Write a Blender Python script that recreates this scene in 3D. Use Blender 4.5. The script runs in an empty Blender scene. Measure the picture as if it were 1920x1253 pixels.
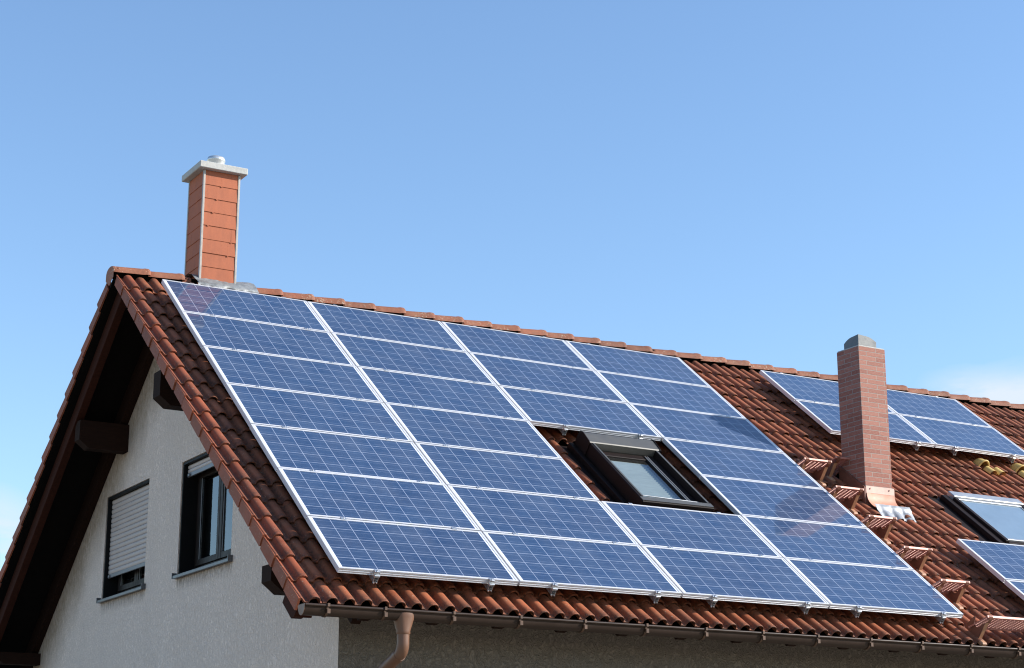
import bpy, bmesh, math, random
from mathutils import Vector, Matrix
random.seed(7)
C = bpy.context.scene.collection
TH = 0.661611
CT, ST = math.cos(TH), math.sin(TH)
YA = 5.19                      # ridge line (y)
GZ = -3.6                      # ground level
XG, YW = 0.35, 0.72            # planes of the gable wall and of the front wall
XE = 15.2                      # far end of the roof
TR = -0.230                     # height of the tile troughs below the panel plane
SC0, SCP = -0.203, 0.3212      # first tile course, course pitch
RX0, RXP = -0.212, 0.1487      # first roll, roll pitch


def rp(X, s, h):
    """roof coordinates (along ridge, up the slope, off the slope) -> world"""
    return Vector((X, s * CT - h * ST, s * ST + h * CT))


def mir(v):
    return Vector((v[0], 2 * YA - v[1], v[2]))


# ------------------------------------------------------------------ mesh builder
class MB:
    def __init__(self):
        self.v, self.f, self.sm, self.mi, self.uv = [], [], [], [], []

    def add(self, verts, faces, smooth=False, mi=0, uvs=None):
        b = len(self.v)
        self.v += [tuple(p) for p in verts]
        for k, f in enumerate(faces):
            self.f.append(tuple(i + b for i in f))
            self.sm.append(smooth)
            self.mi.append(mi)
            self.uv.append(uvs[k] if uvs else None)

    def box(self, x0, x1, y0, y1, z0, z1, fn=None, mi=0, b=0.0):
        """axis box, optionally chamfered by b along every edge; fn maps local -> target"""
        if b <= 0:
            vs = [(x, y, z) for z in (z0, z1) for y in (y0, y1) for x in (x0, x1)]
            fs = [(0, 2, 3, 1), (4, 5, 7, 6), (0, 1, 5, 4), (2, 6, 7, 3), (0, 4, 6, 2), (1, 3, 7, 5)]
        else:
            bm = bmesh.new()
            bmesh.ops.create_cube(bm, size=1)
            for v in bm.verts:
                v.co = Vector((x0 if v.co.x < 0 else x1, y0 if v.co.y < 0 else y1, z0 if v.co.z < 0 else z1))
            bmesh.ops.bevel(bm, geom=bm.edges[:], offset=b, segments=1, affect='EDGES')
            bm.verts.index_update()
            vs = [tuple(v.co) for v in bm.verts]
            fs = [tuple(v.index for v in f.verts) for f in bm.faces]
            bm.free()
        if fn:
            vs = [fn(*p) for p in vs]
        self.add(vs, fs, False, mi)

    def prism(self, poly, d0, d1, fn, mi=0):
        """polygon (list of 2-tuples) extruded from d0 to d1; fn(a,b,d) -> world"""
        n = len(poly)
        vs = [fn(a, b, d0) for a, b in poly] + [fn(a, b, d1) for a, b in poly]
        fs = [tuple(range(n - 1, -1, -1)), tuple(range(n, 2 * n))]
        for i in range(n):
            j = (i + 1) % n
            fs.append((i, j, n + j, n + i))
        self.add(vs, fs, False, mi)

    def sweep(self, path, prof_fn, closed_prof=True, smooth=True, caps=True, mi=0):
        """path: list of (centre, xaxis, yaxis, scale); prof_fn: list of 2-tuples"""
        n = len(prof_fn)
        vs, fs = [], []
        for c, ax, ay, sc in path:
            for a, b in prof_fn:
                vs.append(c + ax * a * sc + ay * b * sc)
        m = len(path)
        for k in range(m - 1):
            for i in range(n if closed_prof else n - 1):
                j = (i + 1) % n
                fs.append((k * n + i, k * n + j, (k + 1) * n + j, (k + 1) * n + i))
        self.add(vs, fs, smooth, mi)
        if caps and closed_prof:
            self.add(vs[:n], [tuple(range(n - 1, -1, -1))], False, mi)
            self.add(vs[-n:], [tuple(range(n))], False, mi)

    def tube(self, pts, r, n=14, mi=0, caps=True):
        pts = [Vector(p) for p in pts]
        path = []
        prev = None
        for i, p in enumerate(pts):
            t = (pts[min(i + 1, len(pts) - 1)] - pts[max(i - 1, 0)]).normalized()
            if prev is None:
                a = t.orthogonal().normalized()
            else:
                a = (prev - t * prev.dot(t)).normalized()
            prev = a
            path.append((p, a, t.cross(a), 1.0))
        rr = r if isinstance(r, (list, tuple)) else [r] * len(pts)
        path = [(c, a, b, q) for (c, a, b, _), q in zip(path, rr)]
        prof = [(math.cos(2 * math.pi * k / n), math.sin(2 * math.pi * k / n)) for k in range(n)]
        self.sweep(path, prof, True, True, caps, mi)

    def build(self, name, mats, parent=None, label=None, origin=None):
        me = bpy.data.meshes.new(name)
        if origin is not None:
            o0 = Vector(origin)
            self.v = [tuple(Vector(p) - o0) for p in self.v]
        me.from_pydata(self.v, [], self.f)
        me.polygons.foreach_set('use_smooth', self.sm)
        if not isinstance(mats, (list, tuple)):
            mats = [mats]
        for m in mats:
            me.materials.append(m)
        me.polygons.foreach_set('material_index', self.mi)
        if any(u is not None for u in self.uv):
            lay = me.uv_layers.new(name='UVMap')
            for p, u in zip(me.polygons, self.uv):
                if u is not None:
                    for li, c in zip(p.loop_indices, u):
                        lay.data[li].uv = c
        me.validate()
        me.update()
        o = bpy.data.objects.new(name, me)
        C.objects.link(o)
        if parent is not None:
            o.parent = parent
            if parent.get('worldspace'):
                o.matrix_parent_inverse = Matrix.Translation(-Vector(parent['worldspace']))
        if label:
            o['label'] = label
        return o


def tag(o, label, cat, group=None, kind=None):
    o['label'] = label
    o['category'] = cat
    if group:
        o['group'] = group
    if kind:
        o['kind'] = kind
    return o


def empty(name, loc, rot=(0, 0, 0)):
    o = bpy.data.objects.new(name, None)
    o.empty_display_size = 0.2
    o.location = loc
    o.rotation_euler = rot
    C.objects.link(o)
    return o


# ------------------------------------------------------------------ materials
def new_mat(name):
    m = bpy.data.materials.new(name)
    m.use_nodes = True
    nt = m.node_tree
    nt.nodes.clear()
    out = nt.nodes.new('ShaderNodeOutputMaterial')
    b = nt.nodes.new('ShaderNodeBsdfPrincipled')
    nt.links.new(b.outputs[0], out.inputs[0])
    return m, nt, b


class G:
    """tiny node-graph helper"""
    def __init__(self, nt):
        self.nt = nt

    def n(self, t, **kw):
        nd = self.nt.nodes.new(t)
        for k, v in kw.items():
            setattr(nd, k, v)
        return nd

    def put(self, sock, v):
        if hasattr(v, 'is_linked') or isinstance(v, bpy.types.NodeSocket):
            self.nt.links.new(v, sock)
        else:
            sock.default_value = v

    def math(self, op, a, b=0.0, c=0.0, clamp=False):
        nd = self.n('ShaderNodeMath', operation=op, use_clamp=clamp)
        for i, v in enumerate((a, b, c)):
            self.put(nd.inputs[i], v)
        return nd.outputs[0]

    def mix(self, f, a, b):
        nd = self.n('ShaderNodeMix', data_type='RGBA')
        self.put(nd.inputs[0], f)
        for s, v in ((nd.inputs[6], a), (nd.inputs[7], b)):
            if isinstance(v, (tuple, list)):
                s.default_value = (*v[:3], 1)
            else:
                self.put(s, v)
        return nd.outputs[2]

    def noise(self, vec, scale, detail=4, rough=0.55, dist=0.0):
        nd = self.n('ShaderNodeTexNoise')
        if vec is not None:
            self.put(nd.inputs['Vector'], vec)
        nd.inputs['Scale'].default_value = scale
        nd.inputs['Detail'].default_value = detail
        nd.inputs['Roughness'].default_value = rough
        nd.inputs['Distortion'].default_value = dist
        return nd.outputs['Fac']

    def ramp(self, f, a, b, lo=0.0, hi=1.0):
        nd = self.n('ShaderNodeMapRange', clamp=True)
        self.put(nd.inputs[0], f)
        for i, v in enumerate((a, b, lo, hi)):
            nd.inputs[i + 1].default_value = v
        return nd.outputs[0]

    def coord(self, which='Object', scale=(1, 1, 1), rot=(0, 0, 0)):
        tc = self.n('ShaderNodeTexCoord')
        mp = self.n('ShaderNodeMapping')
        mp.inputs['Scale'].default_value = scale
        mp.inputs['Rotation'].default_value = rot
        self.nt.links.new(tc.outputs[which], mp.inputs[0])
        return mp.outputs[0]

    def bump(self, h, strength=0.5, dist=0.01):
        nd = self.n('ShaderNodeBump')
        nd.inputs['Strength'].default_value = strength
        nd.inputs['Distance'].default_value = dist
        self.put(nd.inputs['Height'], h)
        return nd.outputs[0]


def simple(name, col, rough=0.5, metal=0.0, var=0.12, nscale=14.0, bump=0.0, spec=0.5, scale=(1, 1, 1), dark=None):
    m, nt, b = new_mat(name)
    g = G(nt)
    v = g.coord('Object', scale)
    f = g.noise(v, nscale, 5, 0.6)
    f2 = g.noise(v, nscale * 0.13, 3)
    k = g.math('ADD', g.math('MULTIPLY', f, 0.6), g.math('MULTIPLY', f2, 0.4))
    lo = tuple(c * (1 - var * 2) for c in col)
    hi = tuple(min(1, c * (1 + var * 2)) for c in col)
    cc = g.mix(g.ramp(k, 0.3, 0.7), lo, hi)
    if dark:
        cc = g.mix(g.ramp(g.noise(v, nscale * 0.5, 6, 0.7), 0.55, 0.75), cc, dark)
    g.put(b.inputs['Base Color'], cc)
    g.put(b.inputs['Roughness'], g.ramp(f, 0.2, 0.8, max(0.02, rough - 0.1), min(1, rough + 0.1)))
    b.inputs['Metallic'].default_value = metal
    b.inputs['Specular IOR Level'].default_value = spec
    if bump:
        g.put(b.inputs['Normal'], g.bump(f, bump, 0.01))
    return m


def tile_mat(name, base=(0.345, 0.128, 0.070), lichen=0.1, grime_shade=0.5):
    m, nt, b = new_mat(name)
    g = G(nt)
    geo = g.n('ShaderNodeNewGeometry')
    v = g.coord('Object')
    rnd = geo.outputs['Random Per Island']
    big = g.noise(v, 1.1, 4)
    med = g.noise(v, 9, 5, 0.65)
    fine = g.noise(v, 90, 4, 0.7)
    odd = g.math('GREATER_THAN', g.math('FRACT', g.math('MULTIPLY', rnd, 37.0)), 0.93)
    c1 = g.mix(rnd, tuple(x * 0.62 for x in base), tuple(x * 1.2 for x in base))
    c1 = g.mix(g.math('MULTIPLY', odd, 0.55), c1, (0.13, 0.055, 0.035))
    c2 = g.mix(g.ramp(med, 0.35, 0.7), c1, (base[0] * 0.95, base[1] * 1.2, base[2] * 1.3))
    c3 = g.mix(g.math('MULTIPLY', g.ramp(big, 0.45, 0.7), 0.35), c2, (0.13, 0.06, 0.042))
    # weathering mixed with painted shade: stronger at lips, under laps and in troughs
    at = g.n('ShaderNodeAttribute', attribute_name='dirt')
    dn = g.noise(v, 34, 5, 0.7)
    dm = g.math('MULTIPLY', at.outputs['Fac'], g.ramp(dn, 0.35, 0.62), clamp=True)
    c4 = g.mix(g.math('MULTIPLY', dm, grime_shade), c3, (0.050, 0.034, 0.025))
    sp = g.ramp(g.noise(v, 55, 3, 0.5), 0.69 - lichen * 0.25, 0.73 - lichen * 0.25)
    sp = g.math('MULTIPLY', sp, g.ramp(g.noise(v, 2.3, 3), 0.48, 0.62))
    c5 = g.mix(g.math('MULTIPLY', sp, 0.75), c4, (0.42, 0.37, 0.27))
    sp2 = g.math('MULTIPLY', g.ramp(g.noise(v, 23, 4, 0.6), 0.66, 0.72), 0.5)
    c6 = g.mix(sp2, c5, (0.10, 0.06, 0.045))
    g.put(b.inputs['Base Color'], c6)
    g.put(b.inputs['Roughness'], g.ramp(fine, 0.3, 0.7, 0.55, 0.82))
    b.inputs['Specular IOR Level'].default_value = 0.2
    hh = g.math('ADD', g.math('MULTIPLY', fine, 0.4), g.math('MULTIPLY', dn, 0.6))
    g.put(b.inputs['Normal'], g.bump(hh, 0.35, 0.006))
    return m


def stucco(name, col, stain=0.0, scale=(1, 1, 1), strength=0.9, freq=75, dist=0.012):
    m, nt, b = new_mat(name)
    g = G(nt)
    tc = g.n('ShaderNodeTexCoord')
    v = g.coord('Object', scale)
    n1 = g.noise(v, freq, 5, 0.6, 0.4)
    n2 = g.noise(v, freq * 0.32, 4, 0.6, 0.8)
    ridge = g.math('ABSOLUTE', g.math('SUBTRACT', n2, 0.5))
    h = g.math('ADD', g.math('MULTIPLY', n1, 0.7), g.math('MULTIPLY', g.ramp(ridge, 0, 0.12), 0.5))
    broad = g.noise(g.coord('Object', (1, 1, 0.35)), 1.6, 5, 0.6)
    cc = g.mix(g.ramp(broad, 0.3, 0.7), tuple(c * 0.90 for c in col), tuple(c * 1.06 for c in col))
    cc = g.mix(g.ramp(h, 0.35, 0.85), tuple(c * 0.84 for c in col), cc)
    if stain:
        # brown run-off stains under the back roof edge and below the two window sills (dirt on the plaster)
        sx = g.n('ShaderNodeSeparateXYZ')
        nt.links.new(tc.outputs['Object'], sx.inputs[0])
        Y, Z = sx.outputs[1], sx.outputs[2]
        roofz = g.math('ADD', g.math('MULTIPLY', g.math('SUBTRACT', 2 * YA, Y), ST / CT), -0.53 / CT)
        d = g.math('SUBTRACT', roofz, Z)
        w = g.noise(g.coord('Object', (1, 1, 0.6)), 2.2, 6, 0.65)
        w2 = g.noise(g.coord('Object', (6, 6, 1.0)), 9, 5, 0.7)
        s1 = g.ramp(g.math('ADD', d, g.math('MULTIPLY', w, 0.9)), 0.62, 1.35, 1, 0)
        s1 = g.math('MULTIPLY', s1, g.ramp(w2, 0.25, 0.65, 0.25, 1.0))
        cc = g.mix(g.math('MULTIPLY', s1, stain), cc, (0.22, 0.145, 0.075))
        for (y0, y1, zs) in ((5.58, 7.12, 0.455), (3.12, 4.68, 0.455)):
            my = g.math('MULTIPLY', g.ramp(Y, y0, y0 + 0.05), g.ramp(Y, y1 - 0.05, y1, 1, 0))
            mz = g.math('MULTIPLY', g.ramp(g.math('ADD', Z, g.math('MULTIPLY', w2, 0.10)), zs - 0.09, zs + 0.06, 0, 1), g.ramp(Z, zs - 0.005, zs + 0.01, 1, 0))
            k = g.math('MULTIPLY', g.math('MULTIPLY', my, mz), g.ramp(w2, 0.3, 0.6))
            cc = g.mix(g.math('MULTIPLY', k, stain * 1.1, clamp=True), cc, (0.13, 0.085, 0.05))
    g.put(b.inputs['Base Color'], cc)
    b.inputs['Roughness'].default_value = 0.92
    b.inputs['Specular IOR Level'].default_value = 0.15
    g.put(b.inputs['Normal'], g.bump(h, strength, dist))
    return m


def wood_mat(name, col):
    m, nt, b = new_mat(name)
    g = G(nt)
    v = g.coord('Object', (1.5, 14, 14))
    f = g.noise(v, 6, 6, 0.65, 0.6)
    f2 = g.noise(g.coord('Object'), 2.0, 3)
    cc = g.mix(g.ramp(f, 0.3, 0.7), tuple(c * 0.6 for c in col), tuple(c * 1.25 for c in col))
    cc = g.mix(g.math('MULTIPLY', f2, 0.5), cc, tuple(c * 0.5 for c in col))
    g.put(b.inputs['Base Color'], cc)
    b.inputs['Roughness'].default_value = 0.85
    b.inputs['Specular IOR Level'].default_value = 0.12
    g.put(b.inputs['Normal'], g.bump(f, 0.3, 0.004))
    return m


def cell_mat():
    """laminate: 10 x 5 polycrystalline cells, white gaps, two busbars per cell, under glass"""
    m, nt, b = new_mat('solar_cells_under_glass')
    g = G(nt)
    uv = g.n('ShaderNodeUVMap')
    sx = g.n('ShaderNodeSeparateXYZ')
    nt.links.new(uv.outputs[0], sx.inputs[0])
    U, V = sx.outputs[0], sx.outputs[1]
    fu, fv = g.math('FRACT', U), g.math('FRACT', V)

    def near(x, c, hw, soft=0.35):
        d = g.math('ABSOLUTE', g.math('SUBTRACT', x, c))
        return g.ramp(d, hw * (1 - soft), hw * (1 + soft), 1, 0)
    du = g.math('ABSOLUTE', g.math('SUBTRACT', fu, 0.5))
    dv = g.math('ABSOLUTE', g.math('SUBTRACT', fv, 0.5))
    gap = g.math('MAXIMUM', g.ramp(du, 0.482, 0.489, 0, 1), g.ramp(dv, 0.482, 0.489, 0, 1))
    outside = g.math('MAXIMUM', g.math('MAXIMUM', g.math('LESS_THAN', U, 0.0), g.math('GREATER_THAN', U, 10.0)),
                     g.math('MAXIMUM', g.math('LESS_THAN', V, 0.0), g.math('GREATER_THAN', V, 5.0)))
    bus = g.math('MAXIMUM', near(fv, 0.26, 0.0075), near(fv, 0.74, 0.0075))
    oi = g.n('ShaderNodeObjectInfo')
    cu, cv = g.math('FLOOR', U), g.math('FLOOR', V)
    cx = g.n('ShaderNodeCombineXYZ')
    g.put(cx.inputs[0], cu)
    g.put(cx.inputs[1], cv)
    g.put(cx.inputs[2], g.math('MULTIPLY', oi.outputs['Random'], 57.0))
    wn = g.n('ShaderNodeTexWhiteNoise', noise_dimensions='3D')
    nt.links.new(cx.outputs[0], wn.inputs[0])
    cx2 = g.n('ShaderNodeCombineXYZ')
    g.put(cx2.inputs[0], U)
    g.put(cx2.inputs[1], V)
    g.put(cx2.inputs[2], g.math('MULTIPLY', oi.outputs['Random'], 91.0))
    vor = g.n('ShaderNodeTexVoronoi')
    nt.links.new(cx2.outputs[0], vor.inputs['Vector'])
    vor.inputs['Scale'].default_value = 13
    hs = g.n('ShaderNodeSeparateColor')
    nt.links.new(vor.outputs['Color'], hs.inputs[0])
    k = g.math('ADD', g.math('MULTIPLY', hs.outputs[0], 0.62), g.math('MULTIPLY', wn.outputs[0], 0.38))
    blue = g.mix(k, CELL_LO, CELL_HI)
    blue = g.mix(g.math('MULTIPLY', hs.outputs[1], 0.25), blue, (0.018, 0.036, 0.100))
    tint = g.n('ShaderNodeTexWhiteNoise', noise_dimensions='1D')
    g.put(tint.inputs['W'], g.math('MULTIPLY', oi.outputs['Random'], 311.0))
    broad = g.noise(cx2.outputs[0], 0.22, 3, 0.5)
    blue = g.mix(g.ramp(tint.outputs[0], 0, 1, 0.0, 0.42), blue, (0.010, 0.028, 0.078))
    blue = g.mix(g.ramp(broad, 0.35, 0.7, 0.0, 0.35), blue, (0.026, 0.064, 0.140))
    cc = g.mix(g.math('MULTIPLY', bus, 0.32), blue, (0.40, 0.47, 0.62))
    cc = g.mix(g.math('MULTIPLY', gap, 0.62), cc, (0.50, 0.56, 0.70))
    cc = g.mix(outside, cc, (0.72, 0.73, 0.76))
    dust = g.noise(g.coord('Object'), 2.4, 5, 0.6)
    cc = g.mix(g.ramp(dust, 0.3, 0.75, 0.0, 0.09), cc, (0.45, 0.45, 0.45))
    g.put(b.inputs['Base Color'], cc)
    b.inputs['Roughness'].default_value = 0.55
    b.inputs['Specular IOR Level'].default_value = 0.1
    b.inputs['Coat Weight'].default_value = 1.0
    b.inputs['Coat Roughness'].default_value = 0.035
    b.inputs['Coat IOR'].default_value = 1.38
    return m


CELL_LO = (0.008, 0.030, 0.085)
CELL_HI = (0.018, 0.056, 0.135)
M = {}
M['tile'] = tile_mat('terracotta_tile', (0.335, 0.094, 0.041), 0.08, 0.9)
M['tile_side'] = tile_mat('terracotta_verge', (0.30, 0.075, 0.034), 0.10, 0.85)
M['ridge'] = tile_mat('terracotta_ridge', (0.30, 0.104, 0.056), 0.38, 0.75)
M['cells'] = cell_mat()
M['alu'] = simple('anodised_aluminium', (0.60, 0.60, 0.62), 0.45, 0.25, 0.02, 30)
M['alu_bright'] = simple('bare_aluminium', (0.60, 0.61, 0.62), 0.30, 0.8, 0.08, 40)
M['stucco'] = stucco('gable_plaster', (0.88, 0.715, 0.60), 0.85, (1, 1, 0.7), 0.9, 98, 0.012)
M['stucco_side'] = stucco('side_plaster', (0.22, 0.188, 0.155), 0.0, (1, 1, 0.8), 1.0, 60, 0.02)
M['wood'] = wood_mat('stained_timber', (0.022, 0.009, 0.005))
M['wood_red'] = wood_mat('red_brown_rafter', (0.046, 0.013, 0.007))
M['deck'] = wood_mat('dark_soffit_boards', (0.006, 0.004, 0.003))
M['gutter'] = simple('brown_coated_gutter', (0.034, 0.021, 0.015), 0.42, 0.0, 0.1, 8, spec=0.2)
M['pipe'] = simple('brown_downpipe', (0.135, 0.062, 0.033), 0.48, 0.0, 0.08, 9)
M['bracket'] = simple('rusty_bracket', (0.085, 0.045, 0.026), 0.6, 0.2, 0.3, 40)
M['lead'] = simple('lead_flashing', (0.23, 0.24, 0.24), 0.55, 0.3, 0.25, 16, 0.5, dark=(0.2, 0.21, 0.2))
M['zinc'] = simple('zinc_sheet', (0.60, 0.61, 0.60), 0.38, 0.75, 0.12, 14, 0.15)
M['conc'] = simple('concrete_cap', (0.42, 0.415, 0.385), 0.85, 0, 0.08, 30, 0.3, dark=(0.45, 0.43, 0.38))
M['shingle'] = simple('red_fibre_shingle', (0.37, 0.122, 0.064), 0.75, 0, 0.10, 12, 0.15, spec=0.2, scale=(1, 1, 0.35), dark=(0.27, 0.095, 0.052))
M['trim'] = simple('beige_corner_trim', (0.36, 0.33, 0.29), 0.45, 0.15, 0.06, 20)
M['copper'] = simple('salmon_apron', (0.50, 0.215, 0.13), 0.6, 0.0, 0.06, 10)
M['salmon_pale'] = simple('faded_salmon_collar', (0.50, 0.32, 0.26), 0.5, 0.2, 0.10, 14)
M['leadbright'] = simple('bright_lead_apron', (0.21, 0.225, 0.25), 0.5, 0.3, 0.12, 14, 0.3)
M['cowl'] = simple('grey_metal_cowl', (0.105, 0.108, 0.106), 0.40, 0.3, 0.12, 12, 0.1)
M['dkbrown'] = simple('dark_brown_metal', (0.012, 0.007, 0.006), 0.55, 0.0, 0.15, 10, spec=0.15)
M['greybrown'] = simple('grey_brown_cover', (0.095, 0.09, 0.08), 0.42, 0.2, 0.05, 10)
M['silver'] = simple('silver_grey_cover', (0.40, 0.41, 0.42), 0.35, 0.5, 0.05, 10)
M['black'] = simple('black_frame', (0.006, 0.006, 0.006), 0.6, 0, 0.1, 10, spec=0.15)
M['winbrown'] = simple('brown_window_frame', (0.014, 0.009, 0.007), 0.5, 0, 0.15, 10, spec=0.2)
M['sill'] = simple('grey_metal_sill', (0.10, 0.10, 0.105), 0.4, 0.3, 0.08, 20)
M['shutter'] = simple('beige_shutter_slats', (0.46, 0.385, 0.345), 0.5, 0, 0.04, 6)
M['shutter_end'] = simple('shutter_end_bar', (0.15, 0.15, 0.16), 0.4, 0.2, 0.05, 6)
M['step'] = simple('red_coated_step', (0.47, 0.195, 0.14), 0.5, 0.1, 0.08, 20)
M['strut'] = simple('red_brown_step_bracket', (0.19, 0.075, 0.045), 0.5, 0.1, 0.10, 20)
M['foot'] = simple('sunlit_leg_flange', (0.40, 0.20, 0.105), 0.55, 0.0, 0.12, 20)  # lighter copy of the bracket colour, sunlight painted into the leg
M['vent'] = simple('yellowed_vent_cowl', (0.60, 0.41, 0.13), 0.6, 0, 0.14, 20, 0.15)
M['ground'] = simple('bounce_ground', (0.27, 0.235, 0.18), 0.95, 0, 0.2, 3.0)  # unseen ground, pale warm colour set to bounce light onto the walls
M['dark_in'] = simple('dark_interior', (0.010, 0.010, 0.010), 0.9, 0, 0.1, 5)
M['curtain'] = simple('pale_blind', (0.30, 0.33, 0.32), 0.9, 0, 0.1, 6, scale=(1, 1, 10))


def brick_mat():
    m, nt, b = new_mat('clinker_brick')
    g = G(nt)
    uv = g.n('ShaderNodeUVMap')
    br = g.n('ShaderNodeTexBrick', offset=0.56, offset_frequency=2, squash=1.0)
    nt.links.new(uv.outputs[0], br.inputs['Vector'])
    br.inputs['Scale'].default_value = 1
    br.inputs['Brick Width'].default_value = 0.25
    br.inputs['Row Height'].default_value = 0.0535
    br.inputs['Mortar Size'].default_value = 0.0048
    br.inputs['Mortar Smooth'].default_value = 0.25
    br.inputs['Bias'].default_value = 0.0
    br.inputs['Color1'].default_value = (0.21, 0.062, 0.041, 1)
    br.inputs['Color2'].default_value = (0.32, 0.125, 0.088, 1)
    br.inputs['Mortar'].default_value = (0.28, 0.25, 0.22, 1)
    v = g.coord('Object', (1, 1, 2.5))
    n = g.noise(v, 30, 5, 0.65)
    cc = g.mix(g.ramp(n, 0.3, 0.75, 0.0, 0.4), br.outputs[0], (0.48, 0.27, 0.2))
    top = g.noise(g.coord('Object'), 14, 6, 0.7)
    cc = g.mix(g.ramp(top, 0.62, 0.72, 0, 0.35), cc, (0.13, 0.07, 0.055))
    g.put(b.inputs['Base Color'], cc)
    b.inputs['Roughness'].default_value = 0.72
    b.inputs['Specular IOR Level'].default_value = 0.3
    h = g.math('ADD', g.math('MULTIPLY', g.math('SUBTRACT', 1.0, br.outputs[1]), 1.0), g.math('MULTIPLY', n, 0.25))
    g.put(b.inputs['Normal'], g.bump(h, 0.8, 0.005))
    return m


M['brick'] = brick_mat()


def glass_mat(name, col=(0.02, 0.022, 0.025), rough=0.02, ior=1.7):
    m, nt, b = new_mat(name)
    g = G(nt)
    f = g.noise(g.coord('Object'), 3.0, 3)
    g.put(b.inputs['Base Color'], g.mix(f, tuple(c * 0.8 for c in col), tuple(c * 1.2 for c in col)))
    b.inputs['Roughness'].default_value = rough
    b.inputs['IOR'].default_value = ior
    b.inputs['Specular IOR Level'].default_value = 0.6
    return m


def clear_glass(name, ior=1.5, tint=(0.9, 0.95, 0.95)):
    m = bpy.data.materials.new(name)
    m.use_nodes = True
    nt = m.node_tree
    nt.nodes.clear()
    g = G(nt)
    out = g.n('ShaderNodeOutputMaterial')
    tr = g.n('ShaderNodeBsdfTransparent')
    tr.inputs[0].default_value = (*tint, 1)
    gl = g.n('ShaderNodeBsdfGlossy')
    gl.inputs['Roughness'].default_value = 0.02
    lw = g.n('ShaderNodeLayerWeight')
    f0 = ((ior - 1) / (ior + 1)) ** 2
    p5 = g.math('POWER', lw.outputs['Facing'], 4.0)
    frs = g.math('ADD', g.math('MULTIPLY', p5, 1 - f0), f0)
    mx = g.n('ShaderNodeMixShader')
    nt.links.new(frs, mx.inputs[0])
    nt.links.new(tr.outputs[0], mx.inputs[1])
    nt.links.new(gl.outputs[0], mx.inputs[2])
    nt.links.new(mx.outputs[0], out.inputs[0])
    return m


M['glass'] = clear_glass('window_glass', 1.75, (0.75, 0.8, 0.8))
M['roofglass'] = clear_glass('roof_window_glass', 2.3, (0.85, 0.9, 0.9))
M['roofglass_sky_tint'] = glass_mat('reflecting_roof_glass', (0.17, 0.23, 0.28), 0.03, 2.3)  # blue base colour carries part of the sky reflection

# ------------------------------------------------------------------ ground
mb = MB()
mb.add([(-600, -600, GZ), (700, -600, GZ), (700, 700, GZ), (-600, 700, GZ)], [(0, 1, 2, 3)])
ground = mb.build('ground', M['ground'])
ground['kind'] = 'structure'
ground['label'] = 'flat unseen warm beige ground around the house'
ground['category'] = 'ground'

# ------------------------------------------------------------------ house
HB = (7.5, YA, GZ)
house = empty('house', HB)
house['worldspace'] = HB
tag(house, 'white plastered gabled house with red clay tile roof and brown gutter', 'house')

# ---- gable wall with window openings
WINS = [(3.19, 4.65, 0.50, 1.657), (5.65, 7.093, 0.50, 1.657)]


def wall_with_holes(outer, holes, x):
    bm = bmesh.new()
    edges = []
    for loop in [outer] + holes:
        vs = [bm.verts.new((x, a, b)) for a, b in loop]
        for i in range(len(vs)):
            edges.append(bm.edges.new((vs[i], vs[(i + 1) % len(vs)])))
    bmesh.ops.triangle_fill(bm, use_beauty=True, use_dissolve=False, edges=edges)
    for f in bm.faces:
        if f.normal.x > 0:
            f.normal_flip()
    bm.verts.index_update()
    v = [tuple(q.co) for q in bm.verts]
    f = [tuple(q.index for q in fc.verts) for fc in bm.faces]
    bm.free()
    return v, f


def zroof(y, h):
    """height of the plane at offset h over y (front slope)"""
    yy = y if y < YA else 2 * YA - y
    return yy * ST / CT + h / CT


YB = 2 * YA - YW
HW = -0.34
outer = [(YW, GZ), (YB, GZ), (YB, zroof(YB, HW)), (YA, zroof(YA, HW)), (YW, zroof(YW, HW))]
holes = [[(a, c), (b, c), (b, d), (a, d)] for a, b, c, d in WINS]
mb = MB()
v, f = wall_with_holes(outer, holes, XG)
mb.add(v, f)
RV = 0.26
for a, b, c, d in WINS:       # reveals
    mb.add([(XG, a, c), (XG + RV, a, c), (XG + RV, a, d), (XG, a, d)], [(0, 1, 2, 3)])
    mb.add([(XG, b, c), (XG + RV, b, c), (XG + RV, b, d), (XG, b, d)], [(3, 2, 1, 0)])
    mb.add([(XG, a, d), (XG + RV, a, d), (XG + RV, b, d), (XG, b, d)], [(0, 1, 2, 3)])
    mb.add([(XG, a, c), (XG + RV, a, c), (XG + RV, b, c), (XG, b, c)], [(3, 2, 1, 0)])
mb.build('gable_wall', M['stucco'], house, 'pale grey rough plaster gable wall')
# far gable
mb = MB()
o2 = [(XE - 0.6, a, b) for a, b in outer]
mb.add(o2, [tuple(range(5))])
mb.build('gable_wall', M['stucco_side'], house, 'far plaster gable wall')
# front and back walls
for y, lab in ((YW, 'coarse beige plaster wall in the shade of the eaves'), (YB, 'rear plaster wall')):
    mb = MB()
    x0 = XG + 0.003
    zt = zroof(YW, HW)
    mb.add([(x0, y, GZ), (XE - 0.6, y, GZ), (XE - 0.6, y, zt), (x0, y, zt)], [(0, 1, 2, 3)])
    mb.build('side_wall', M['stucco_side'], house, lab)


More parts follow.
